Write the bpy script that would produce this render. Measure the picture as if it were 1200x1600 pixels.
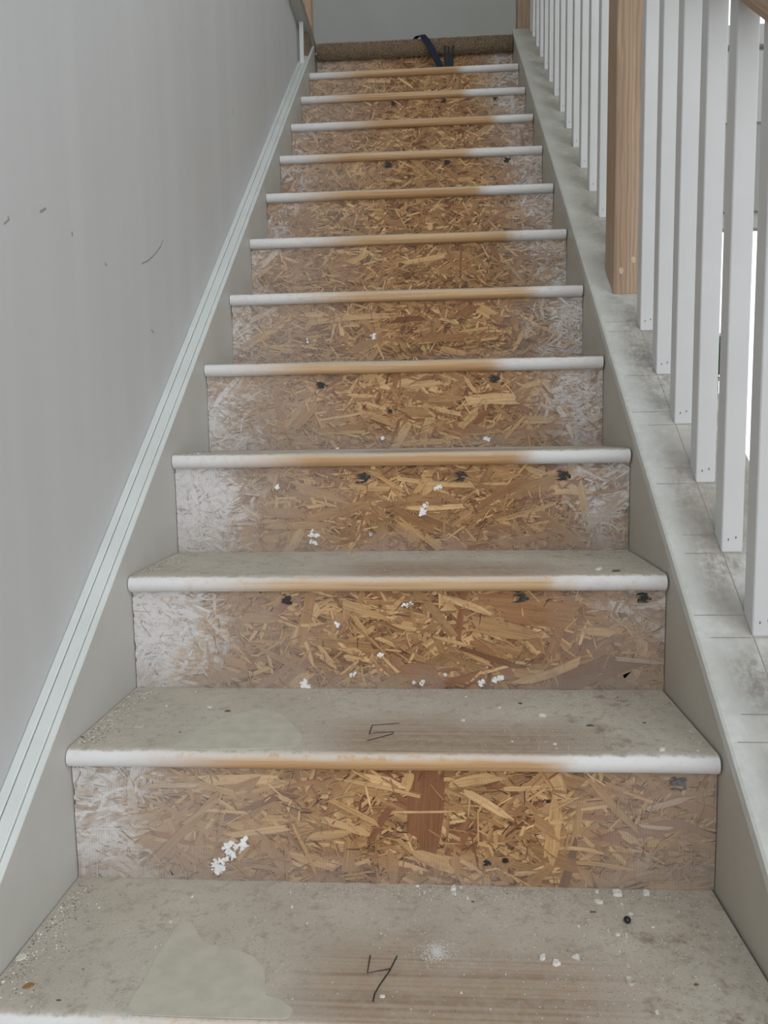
import bpy, bmesh, math, random
from mathutils import Vector, Matrix

for ob in list(bpy.data.objects):
    bpy.data.objects.remove(ob)
scene = bpy.context.scene
COL = scene.collection

# ---------------------------------------------------------------- camera
cam_data = bpy.data.cameras.new('camera')
cam = bpy.data.objects.new('camera', cam_data)
COL.objects.link(cam)
cam_data.sensor_fit = 'VERTICAL'
cam_data.sensor_height = 36.0
cam_data.sensor_width = 27.0
cam_data.lens = 27.0
cam_data.clip_start = 0.02
CX = Vector((0.99788, 0.062994, -0.016327)); CU = Vector((0.009454, 0.107912, 0.994115)); CF = Vector((-0.064386, 0.992163, -0.107088))
m = Matrix((CX, CU, -CF)).transposed().to_4x4()
m.translation = Vector((0.49834, 0.22462, 1.37205))
cam.matrix_world = m
scene.camera = cam

# ---------------------------------------------------------------- world, lights, exposure
world = bpy.data.worlds.new('overcast_sky')
scene.world = world
world.use_nodes = True
bg = world.node_tree.nodes['Background']
bg.inputs['Color'].default_value = (0.965, 0.985, 1.0, 1)
bg.inputs['Strength'].default_value = 1.0
scene.view_settings.view_transform = 'Standard'
scene.view_settings.look = 'None'
scene.view_settings.gamma = 1.0
scene.view_settings.use_curve_mapping = False
scene.view_settings.exposure = 0.74

# ---------------------------------------------------------------- dimensions of the flight
RISE, RUN, WID, OVER, TH = 0.19, 0.237386, 0.863868, 0.01745, 0.027
SL = RISE / RUN
WALLX = -0.041
CAPC = 0.04
CAPX = 1.042
# ---------------------------------------------------------------- node helper
class NT:
    def __init__(self, name, rough=0.6, spec=0.3):
        self.m = bpy.data.materials.new(name); self.m.use_nodes = True
        self.t = self.m.node_tree; self.b = self.t.nodes['Principled BSDF']
        self.b.inputs['Roughness'].default_value = rough
        self.b.inputs['Specular IOR Level'].default_value = spec
    def n(self, typ, **kw):
        nd = self.t.nodes.new(typ)
        for k, v in kw.items(): setattr(nd, k, v)
        return nd
    def put(self, sock, v):
        if v is None: return
        if isinstance(v, bpy.types.NodeSocket): self.t.links.new(v, sock)
        elif isinstance(v, (int, float)):
            sock.default_value = v if sock.type == 'VALUE' else (v, v, v) if sock.type == 'VECTOR' else (v, v, v, 1)
        else: sock.default_value = tuple(v) + ((1,) if sock.type == 'RGBA' and len(v) == 3 else ())
    def math(self, op, a, b=None, c=None, clamp=False):
        nd = self.n('ShaderNodeMath', operation=op, use_clamp=clamp)
        for i, v in enumerate((a, b, c)): self.put(nd.inputs[i], v)
        return nd.outputs[0]
    def mix(self, f, a, b, mode='MIX'):
        nd = self.n('ShaderNodeMix', data_type='RGBA', blend_type=mode)
        self.put(nd.inputs[0], f); self.put(nd.inputs[6], a); self.put(nd.inputs[7], b)
        return nd.outputs[2]
    def ramp(self, v, lo, hi, a=0.0, b=1.0):
        nd = self.n('ShaderNodeMapRange', interpolation_type='SMOOTHSTEP')
        self.put(nd.inputs[0], v); nd.inputs[1].default_value = lo; nd.inputs[2].default_value = hi
        nd.inputs[3].default_value = a; nd.inputs[4].default_value = b
        return nd.outputs[0]
    def vscale(self, v, sc, off=None):
        nd = self.n('ShaderNodeMapping'); self.put(nd.inputs['Vector'], v)
        nd.inputs['Scale'].default_value = sc
        if off is not None: self.put(nd.inputs['Location'], off)
        return nd.outputs[0]
    def noise(self, v, scale=5, detail=4, rough=0.55, dist=0.0):
        nd = self.n('ShaderNodeTexNoise'); self.put(nd.inputs['Vector'], v)
        nd.inputs['Scale'].default_value = scale; nd.inputs['Detail'].default_value = detail
        nd.inputs['Roughness'].default_value = rough; nd.inputs['Distortion'].default_value = dist
        return nd.outputs[0]
    def pos(self): return self.n('ShaderNodeNewGeometry').outputs['Position']
    def obj(self): return self.n('ShaderNodeTexCoord').outputs['Object']
    def sep(self, v):
        nd = self.n('ShaderNodeSeparateXYZ'); self.put(nd.inputs[0], v); return nd.outputs
    def bump(self, h, strength=0.3, dist=0.001):
        nd = self.n('ShaderNodeBump'); nd.inputs['Strength'].default_value = strength
        nd.inputs['Distance'].default_value = dist; self.put(nd.inputs['Height'], h)
        self.t.links.new(nd.outputs[0], self.b.inputs['Normal'])
    def col(self, v): self.put(self.b.inputs['Base Color'], v); return self.m

def srgb(r, g, b):
    f = lambda c: (c / 255 / 12.92) if c <= 10 else ((c / 255 + 0.055) / 1.055) ** 2.4
    return (f(r), f(g), f(b))

M = {}
def plain(name, c, rough=0.6, spec=0.3, var=0.0, scale=20):
    k = NT(name, rough, spec)
    if var:
        nz = k.noise(k.pos(), scale, 5)
        k.col(k.mix(k.ramp(nz, 0.3, 0.7), [x * (1 - var) for x in c], [min(1, x * (1 + var)) for x in c]))
    else: k.col(c)
    M[name] = k.m
    return k.m

# wall paint: faint vertical roller streaks and grubby blotches
k = NT('grey_wall_paint', 0.55, 0.3); p = k.pos()
st = k.noise(k.vscale(p, (1, 9, 0.5)), 1.3, 3, 0.5)
bl = k.noise(p, 2.2, 5, 0.6)
c = k.mix(k.ramp(st, 0.35, 0.7), (0.525, 0.535, 0.54), (0.55, 0.56, 0.565))
c = k.mix(k.math('MULTIPLY', k.ramp(bl, 0.55, 0.8), 0.35), c, (0.46, 0.46, 0.45))
k.col(c); k.bump(k.noise(p, 260, 3), 0.12, 0.001); M['wall'] = k.m

k = NT('landing_wall_paint', 0.6, 0.25); p = k.pos()
k.col(k.mix(k.ramp(k.noise(p, 3, 3), 0.3, 0.7), (0.41, 0.42, 0.41), (0.44, 0.45, 0.44))); M['backwall'] = k.m

def trim_paint(name, a, b, dirt):
    k = NT(name, 0.42, 0.4); p = k.pos()
    c = k.mix(k.ramp(k.noise(p, 9, 5), 0.3, 0.75), a, b)
    sp = k.ramp(k.noise(p, 140, 2), 0.70, 0.78)
    c = k.mix(k.math('MULTIPLY', sp, dirt), c, (0.25, 0.23, 0.2))
    k.col(c); k.bump(k.noise(k.vscale(p, (1, 1, 1)), 120, 3), 0.08, 0.001); M[name] = k.m
trim_paint('skirt_paint', (0.495, 0.495, 0.47), (0.535, 0.535, 0.51), 0.25)
trim_paint('stringer_paint', (0.46, 0.44, 0.385), (0.50, 0.48, 0.425), 0.25)
trim_paint('moulding_paint', (0.62, 0.66, 0.645), (0.68, 0.72, 0.71), 0.25)
trim_paint('baluster_paint', (0.57, 0.578, 0.58), (0.60, 0.608, 0.61), 0.04)

# cap board: scuffed white paint with grey dirt worn in
k = NT('cap_paint', 0.6, 0.25); p = k.pos(); x, y, z = k.sep(p)
n1 = k.noise(p, 9, 6, 0.65); n2 = k.noise(k.vscale(p, (1, 1, 1)), 75, 4, 0.7)
n3 = k.noise(k.vscale(p, (6, 1, 1)), 30, 4, 0.7)
edge = k.ramp(x, WID + 0.005, WID + 0.06)
d = k.math('MULTIPLY', k.ramp(n1, 0.36, 0.60), edge)
d = k.math('MULTIPLY', d, k.ramp(k.math('ADD', n2, k.math('MULTIPLY', n3, 0.5)), 0.45, 0.95))
c = k.mix(k.ramp(n2, 0.3, 0.7), (0.58, 0.595, 0.565), (0.65, 0.665, 0.64))
c = k.mix(k.math('MULTIPLY', k.ramp(n1, 0.35, 0.7), 0.35), c, (0.50, 0.50, 0.46))
c = k.mix(k.math('MULTIPLY', d, 0.9), c, (0.27, 0.235, 0.205))
sm = k.math('MULTIPLY', k.ramp(k.noise(p, 8.5, 4, 0.6), 0.40, 0.60), edge)
c = k.mix(k.math('MULTIPLY', sm, 0.62), c, (0.34, 0.31, 0.275))
c = k.mix(k.math('MULTIPLY', k.ramp(y, 1.7, 2.6), 0.45), c, (0.40, 0.395, 0.335))  # upper end darker: dirt plus light falloff painted into the colour
k.col(c); k.bump(n2, 0.2, 0.001); M['cap'] = k.m

# strand board (risers); colour of each strand from the 'tone' attribute (alpha = a random number per strand), grain along its length from the UV map
def osb(name, base=False):
    k = NT(name, 0.62, 0.25); p = k.pos(); x, y, z = k.sep(p)
    nb = k.noise(p, 9, 4, 0.6); nf = k.noise(k.vscale(p, (1, 1, 1.8)), 85, 5, 0.75)
    if base:
        c = k.mix(k.ramp(k.noise(k.vscale(p, (1, 1, 3)), 60, 5), 0.3, 0.7), (0.12, 0.065, 0.032), (0.28, 0.16, 0.08)); rnd = 0.3
    else:
        a_ = k.n('ShaderNodeAttribute', attribute_name='tone'); at = a_.outputs['Color']; rnd = a_.outputs['Alpha']
        uv = k.n('ShaderNodeUVMap', uv_map='UVMap').outputs[0]
        g1 = k.noise(k.vscale(uv, (16, 520, 1)), 1.0, 3, 0.6)
        g2 = k.noise(k.vscale(uv, (6, 130, 1)), 1.0, 2, 0.5)
        c = k.mix(k.ramp(g1, 0.38, 0.75), at, k.mix(1.0, at, (0.66, 0.58, 0.50), 'MULTIPLY'))
        c = k.mix(k.math('MULTIPLY', k.ramp(g2, 0.42, 0.75), 0.5), c, k.mix(1.0, at, (1.3, 1.28, 1.22), 'MULTIPLY'))
    # resin and dirt blotches
    c = k.mix(k.math('MULTIPLY', k.ramp(k.noise(p, 26, 5, 0.65), 0.54, 0.74), 0.38), c, (0.16, 0.09, 0.05))
    c = k.mix(k.math('MULTIPLY', k.ramp(nf, 0.56, 0.70), 0.55), c, (0.10, 0.058, 0.034))
    rr = k.math('MULTIPLY', k.math('SUBTRACT', rnd, 0.5), 0.5)
    nn = k.math('ADD', k.math('MULTIPLY', k.math('SUBTRACT', nb, 0.5), 1.5), k.math('MULTIPLY', k.math('SUBTRACT', nf, 0.5), 1.0))
    nn = k.math('ADD', nn, rr)
    # greyish primer haze, then white overspray, at both ends of the riser
    hi = k.ramp(z, 1.3, 2.0)
    hl = k.math('MULTIPLY', k.ramp(x, 0.05, 0.46, 0.72, 0.0), k.math('SUBTRACT', 1.0, k.math('MULTIPLY', hi, 0.35))); hr = k.ramp(x, 0.60, 0.84, 0.0, 0.55)
    haze = k.math('ADD', k.math('MAXIMUM', hl, hr), k.math('MULTIPLY', nn, 0.25), clamp=True)
    haze = k.math('MULTIPLY', haze, k.math('MAXIMUM', k.ramp(x, 0.48, 0.34), k.ramp(x, 0.56, 0.70)))
    c = k.mix(haze, c, (0.45, 0.385, 0.335))
    lo = k.math('MULTIPLY', k.ramp(z, 1.2, 1.6, 1.0, 0.60), k.ramp(z, 0.9, 1.0, 0.78, 1.0))
    le = k.math('ADD', k.math('MULTIPLY', k.ramp(x, 0.0, 0.30, 1.12, 0.0), lo), k.math('MULTIPLY', nn, 0.62))
    up = k.ramp(z, 0.95, 1.25, 0.45, 1.0)
    re = k.math('ADD', k.math('MULTIPLY', k.ramp(x, 0.62, 0.82, 0.0, 0.74), up), k.math('MULTIPLY', nn, 0.72))
    lm = k.math('MULTIPLY', k.ramp(le, 0.48, 1.05), k.ramp(x, 0.36, 0.20))
    rm = k.math('MULTIPLY', k.ramp(re, 0.45, 1.05), k.ramp(x, 0.60, 0.70))
    pm = k.math('MAXIMUM', lm, rm)
    if not base:
        lum = k.sep(at)[0]; pm = k.math('MULTIPLY', pm, k.ramp(lum, 0.06, 0.20))
    c = k.mix(k.math('MULTIPLY', pm, k.ramp(nf, 0.34, 0.50, 0.45, 0.86)), c, (0.74, 0.74, 0.745))
    # plaster dust gathered along the foot of the riser
    h = k.math('MODULO', z, RISE)
    du = k.math('MULTIPLY', k.ramp(h, 0.06, 0.0), k.ramp(nb, 0.2, 0.65))
    c = k.mix(k.math('MULTIPLY', du, 0.55), c, (0.42, 0.35, 0.30))
    # fine pressed screen pattern
    w = k.n('ShaderNodeTexWave', wave_type='BANDS', bands_direction='X'); k.put(w.inputs['Vector'], p)
    w.inputs['Scale'].default_value = 88; w.inputs['Distortion'].default_value = 1.5
    scr = k.math('MULTIPLY', w.outputs['Fac'], k.ramp(nb, 0.35, 0.65))
    c = k.mix(k.math('MULTIPLY', scr, 0.14), c, (0.14, 0.09, 0.06))
    k.col(c)
    k.bump(k.math('ADD', k.math('MULTIPLY', scr, 0.4), k.noise(p, 230, 3, 0.6)), 0.35, 0.0012)
    M[name] = k.m
osb('strand_wood'); osb('board_core', True)

# treads: plaster dust over pine; bare pine shows on the worn middle and the round nosing, white paint at nosing ends
k = NT('tread_surface', 0.75, 0.2); p = k.obj(); w_ = k.pos(); x, y, z = k.sep(p)
nz = k.sep(k.n('ShaderNodeNewGeometry').outputs['Normal'])[2]
rnd = k.n('ShaderNodeObjectInfo').outputs['Random']
n1 = k.noise(w_, 7, 5, 0.6); n2 = k.noise(w_, 60, 5, 0.7); n3 = k.noise(w_, 340, 3, 0.7); n4 = k.noise(w_, 3.2, 3, 0.5)
grain = k.noise(k.vscale(w_, (1.6, 190, 190)), 1.0, 3, 0.6, 0.3)
grain2 = k.noise(k.vscale(w_, (1.1, 42, 42)), 1.0, 3, 0.6, 0.5)
dust = k.mix(k.ramp(n1, 0.3, 0.7), (0.46, 0.425, 0.36), (0.53, 0.495, 0.43))
dust = k.mix(k.math('MULTIPLY', k.ramp(n2, 0.48, 0.72), 0.55), dust, (0.27, 0.235, 0.185))
dust = k.mix(k.math('MULTIPLY', k.ramp(n3, 0.60, 0.72), 0.55), dust, (0.58, 0.57, 0.53))
dust = k.mix(k.math('MULTIPLY', k.ramp(n3, 0.42, 0.30), 0.55), dust, (0.20, 0.175, 0.14))
wood = k.mix(k.ramp(grain, 0.35, 0.70), (0.40, 0.305, 0.225), (0.26, 0.185, 0.13))
bare = k.math('MULTIPLY', k.ramp(x, 0.28, 0.42), k.ramp(x, 0.80, 0.60))
bare = k.math('MULTIPLY', bare, k.ramp(k.math('ADD', y, k.math('MULTIPLY', n1, 0.12)), 0.235, 0.12))
bare = k.math('MULTIPLY', bare, k.ramp(n2, 0.75, 0.40, 0.35, 0.95))
top = k.mix(bare, dust, wood)
scuff = k.math('MULTIPLY', k.ramp(k.noise(w_, 16, 5, 0.75), 0.54, 0.70), k.ramp(x, 0.50, 0.80))
top = k.mix(k.math('MULTIPLY', scuff, 0.75), top, (0.20, 0.15, 0.11))
pine = k.mix(k.ramp(grain2, 0.35, 0.68), (0.66, 0.46, 0.27), (0.50, 0.29, 0.14))
pine = k.mix(k.math('MULTIPLY', k.ramp(grain, 0.4, 0.66), 0.55), pine, (0.40, 0.235, 0.12))
xo = k.math('ADD', x, k.math('MULTIPLY', k.math('SUBTRACT', rnd, 0.5), 0.16))
xo = k.math('ADD', xo, k.math('MULTIPLY', k.math('SUBTRACT', n1, 0.5), 0.10))
paint = k.math('MAXIMUM', k.ramp(xo, 0.32, 0.08), k.math('MULTIPLY', k.ramp(xo, 0.67, 0.735), 0.96))
paint = k.math('MULTIPLY', paint, k.ramp(k.math('ADD', k.math('MULTIPLY', n2, 0.6), k.math('MULTIPLY', grain2, 0.4)), 0.30, 0.50, 0.62, 1.0))
w_z = k.sep(w_)[2]
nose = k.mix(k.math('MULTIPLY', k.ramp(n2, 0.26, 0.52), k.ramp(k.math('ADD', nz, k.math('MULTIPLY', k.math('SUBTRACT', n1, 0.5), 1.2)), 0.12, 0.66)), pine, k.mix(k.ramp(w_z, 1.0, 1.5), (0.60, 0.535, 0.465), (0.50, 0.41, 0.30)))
nose = k.mix(paint, nose, (0.73, 0.73, 0.74))
nose = k.mix(k.math('MULTIPLY', k.ramp(n3, 0.66, 0.74), 0.4), nose, (0.30, 0.26, 0.22))
c = k.mix(k.ramp(k.math('ADD', nz, k.math('MULTIPLY', k.math('SUBTRACT', n2, 0.5), 0.5)), 0.72, 0.96), nose, top)
k.col(c); k.bump(k.math('ADD', n2, k.math('MULTIPLY', n3, 0.6)), 0.30, 0.0015); M['tread'] = k.m

def oak(name, a, b, d, tilt=0.0):
    k = NT(name, 0.45, 0.35); p = k.pos()
    if tilt:     # grain follows the slope of the rail
        vr = k.n('ShaderNodeVectorRotate', rotation_type='X_AXIS'); k.put(vr.inputs['Vector'], p); vr.inputs['Angle'].default_value = tilt; p = vr.outputs[0]
    w = k.n('ShaderNodeTexWave', wave_type='RINGS', rings_direction='Z'); k.put(w.inputs['Vector'], k.vscale(p, (1, 1, 0.12), (-0.87, -1.98, -0.19)))
    w.inputs['Scale'].default_value = 40; w.inputs['Distortion'].default_value = 6.5; w.inputs['Detail'].default_value = 2; w.inputs['Detail Scale'].default_value = 1.1
    g = k.noise(k.vscale(p, (34, 34, 1.6)), 1.0, 4, 0.6, 1.4); f = k.noise(k.vscale(p, (330, 330, 8)), 1.0, 3, 0.6)
    c = k.mix(k.ramp(g, 0.35, 0.68), a, b)
    c = k.mix(k.math('MULTIPLY', k.ramp(w.outputs['Fac'], 0.45, 0.95), 0.42), c, d)
    c = k.mix(k.math('MULTIPLY', k.ramp(f, 0.55, 0.70), 0.45), c, d)
    k.col(c); k.bump(f, 0.15, 0.001); M[name] = k.m
oak('oak', (0.43, 0.31, 0.215), (0.36, 0.25, 0.168), (0.22, 0.138, 0.085))
oak('rail_oak', (0.43, 0.31, 0.215), (0.36, 0.25, 0.168), (0.22, 0.138, 0.085), math.pi / 2 - math.atan(SL))
oak('ledge_wood', (0.24, 0.175, 0.12), (0.17, 0.12, 0.08), (0.11, 0.075, 0.05))
plain('oak_plug', (0.56, 0.42, 0.29), 0.5)
plain('plaster', (0.86, 0.87, 0.87), 0.7, 0.2, 0.06, 200)
plain('pale_dust_chip', (0.50, 0.47, 0.40), 0.8, 0.2, 0.15, 200)
plain('filler', (0.505, 0.482, 0.41), 0.75, 0.2, 0.07, 45)
plain('black_residue', (0.045, 0.044, 0.042), 0.7)
plain('grey_residue', (0.20, 0.19, 0.19), 0.6)
plain('pencil', (0.035, 0.033, 0.032), 0.5)
plain('pencil_faint', (0.29, 0.28, 0.265), 0.6)
plain('scuff', (0.30, 0.30, 0.295), 0.6)
plain('nail_dark', (0.16, 0.155, 0.15), 0.6)
plain('powder', (0.62, 0.605, 0.57), 0.9, 0.1)
plain('brown_chip', (0.20, 0.12, 0.065), 0.5, 0.3, 0.15, 300)
plain('dark_chip', (0.13, 0.105, 0.085), 0.7)
plain('tan_leaf', (0.30, 0.17, 0.07), 0.5, 0.3, 0.2, 200)
plain('cream_disc', (0.66, 0.64, 0.56), 0.5, 0.3, 0.05, 200)
plain('black_gloss', (0.01, 0.012, 0.012), 0.08, 0.6)
plain('navy_webbing', (0.007, 0.012, 0.030), 0.6)
plain('black_plastic', (0.008, 0.008, 0.009), 0.5)
plain('grit', (0.22, 0.19, 0.155), 0.9, 0.1, 0.6, 900)
plain('room_wall', (0.40, 0.42, 0.40), 0.6)
plain('room_trim', (0.55, 0.56, 0.55), 0.5)
plain('room_floor', (0.36, 0.33, 0.29), 0.5, 0.3, 0.1, 6)
plain('ceiling_white', (0.72, 0.72, 0.71), 0.8)
plain('gap', (0.03, 0.026, 0.022), 0.9)
plain('leaf_green', (0.03, 0.09, 0.04), 0.7, 0.3, 0.4, 30)
plain('bark', (0.09, 0.06, 0.04), 0.8)
plain('dry_lawn', (0.42, 0.36, 0.16), 0.9, 0.1, 0.2, 3)
k = NT('window_glass', 0.02, 0.5); k.b.inputs['Transmission Weight'].default_value = 1.0; k.b.inputs['IOR'].default_value = 1.02
k.col((0.93, 0.98, 0.97)); M['glass'] = k.m
k = NT('carpet_pile', 0.95, 0.05); at = k.n('ShaderNodeAttribute', attribute_name='tone').outputs['Color']; k.col(at); M['pile'] = k.m
k = NT('carpet_base', 0.95, 0.05); p = k.pos()
k.col(k.mix(k.ramp(k.noise(p, 260, 3), 0.35, 0.65), (0.13, 0.09, 0.055), (0.34, 0.26, 0.18))); k.bump(k.noise(p, 300, 3), 1.0, 0.004); M['carpet'] = k.m

# ---------------------------------------------------------------- mesh helpers
def link(name, me, mat=None, parent=None, loc=None):
    ob = bpy.data.objects.new(name, me); COL.objects.link(ob)
    if mat is not None and me is not None and not me.materials: me.materials.append(M[mat])
    if loc is not None: ob.location = loc
    if parent is not None:
        ob.parent = parent
        ob.matrix_parent_inverse = Matrix.Translation(-world_loc(parent))
    return ob
def world_loc(o):
    return Vector(o.location)      # every object keeps its world position in .location (parent inverse cancels the parent)
def mesh(name, v, f, smooth=False):
    me = bpy.data.meshes.new(name); me.from_pydata(v, [], f); me.update()
    if smooth: me.polygons.foreach_set('use_smooth', [True] * len(me.polygons))
    return me
def box_v(x0, x1, y0, y1, z0, z1):
    return [(x0, y0, z0), (x1, y0, z0), (x1, y1, z0), (x0, y1, z0), (x0, y0, z1), (x1, y0, z1), (x1, y1, z1), (x0, y1, z1)]
BOXF = [(0, 3, 2, 1), (4, 5, 6, 7), (0, 1, 5, 4), (1, 2, 6, 5), (2, 3, 7, 6), (3, 0, 4, 7)]
def bevelled(me, w, seg=2):
    bm = bmesh.new(); bm.from_mesh(me)
    bmesh.ops.bevel(bm, geom=list(bm.edges), offset=w, segments=seg, affect='EDGES', profile=0.5)
    bmesh.ops.recalc_face_normals(bm, faces=bm.faces[:])
    bm.to_mesh(me); bm.free(); me.update(); return me
def box(name, x0, x1, y0, y1, z0, z1, mat, parent=None, bev=0.0):
    me = mesh(name, box_v(x0, x1, y0, y1, z0, z1), BOXF)
    if bev: bevelled(me, bev)
    return link(name, me, mat, parent)
def boxes(name, rows, mat, parent=None):
    v, f = [], []
    for r in rows:
        b = len(v); v += box_v(*r); f += [tuple(i + b for i in q) for q in BOXF]
    return link(name, mesh(name, v, f), mat, parent)
def prism_x(name, prof, x0, x1, mat, parent=None, loc=None, smooth=False):
    """closed (y,z) profile, counter-clockwise seen from +x, extruded along x"""
    n = len(prof); v = [(x0, a, b) for a, b in prof] + [(x1, a, b) for a, b in prof]
    f = [tuple(range(n))[::-1], tuple(range(n, 2 * n))] + [(i, (i + 1) % n, n + (i + 1) % n, n + i) for i in range(n)]
    me = mesh(name, v, f)
    bm = bmesh.new(); bm.from_mesh(me); bmesh.ops.recalc_face_normals(bm, faces=bm.faces[:]); bm.to_mesh(me); bm.free()
    return link(name, me, mat, parent, loc)
def along_slope(name, prof, y0, y1, mat, parent=None):
    """closed (x, height above the nosing line) profile run parallel to the flight"""
    n = len(prof)
    v = [(a, y0, SL * y0 + c) for a, c in prof] + [(a, y1, SL * y1 + c) for a, c in prof]
    f = [tuple(range(n)), tuple(range(n, 2 * n))[::-1]] + [(i, n + i, n + (i + 1) % n, (i + 1) % n) for i in range(n)]
    me = mesh(name, v, f)
    bm = bmesh.new(); bm.from_mesh(me); bmesh.ops.recalc_face_normals(bm, faces=bm.faces[:]); bm.to_mesh(me); bm.free()
    return link(name, me, mat, parent)
def tag(o, label=None, cat=None, group=None, kind=None):
    if label: o['label'] = label
    if cat: o['category'] = cat
    if group: o['group'] = group
    if kind: o['kind'] = kind
    return o
def empty(name, loc):
    o = bpy.data.objects.new(name, None); COL.objects.link(o); o.location = loc; o.empty_display_size = 0.1
    return o
def structure(o, label=None):
    o['kind'] = 'structure'
    if label: o['label'] = label
    return o
def ribbon(pts, w):
    """flat stroke in a plane: list of 2-d points -> vertices, quads"""
    v, f = [], []
    for i, p in enumerate(pts):
        a = Vector(pts[max(0, i - 1)]); b = Vector(pts[min(len(pts) - 1, i + 1)])
        d = (b - a).normalized(); n = Vector((-d.y, d.x)) * w / 2
        v += [Vector(p) + n, Vector(p) - n]
        if i: f.append((2 * i - 2, 2 * i - 1, 2 * i + 1, 2 * i))
    return v, f

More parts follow.
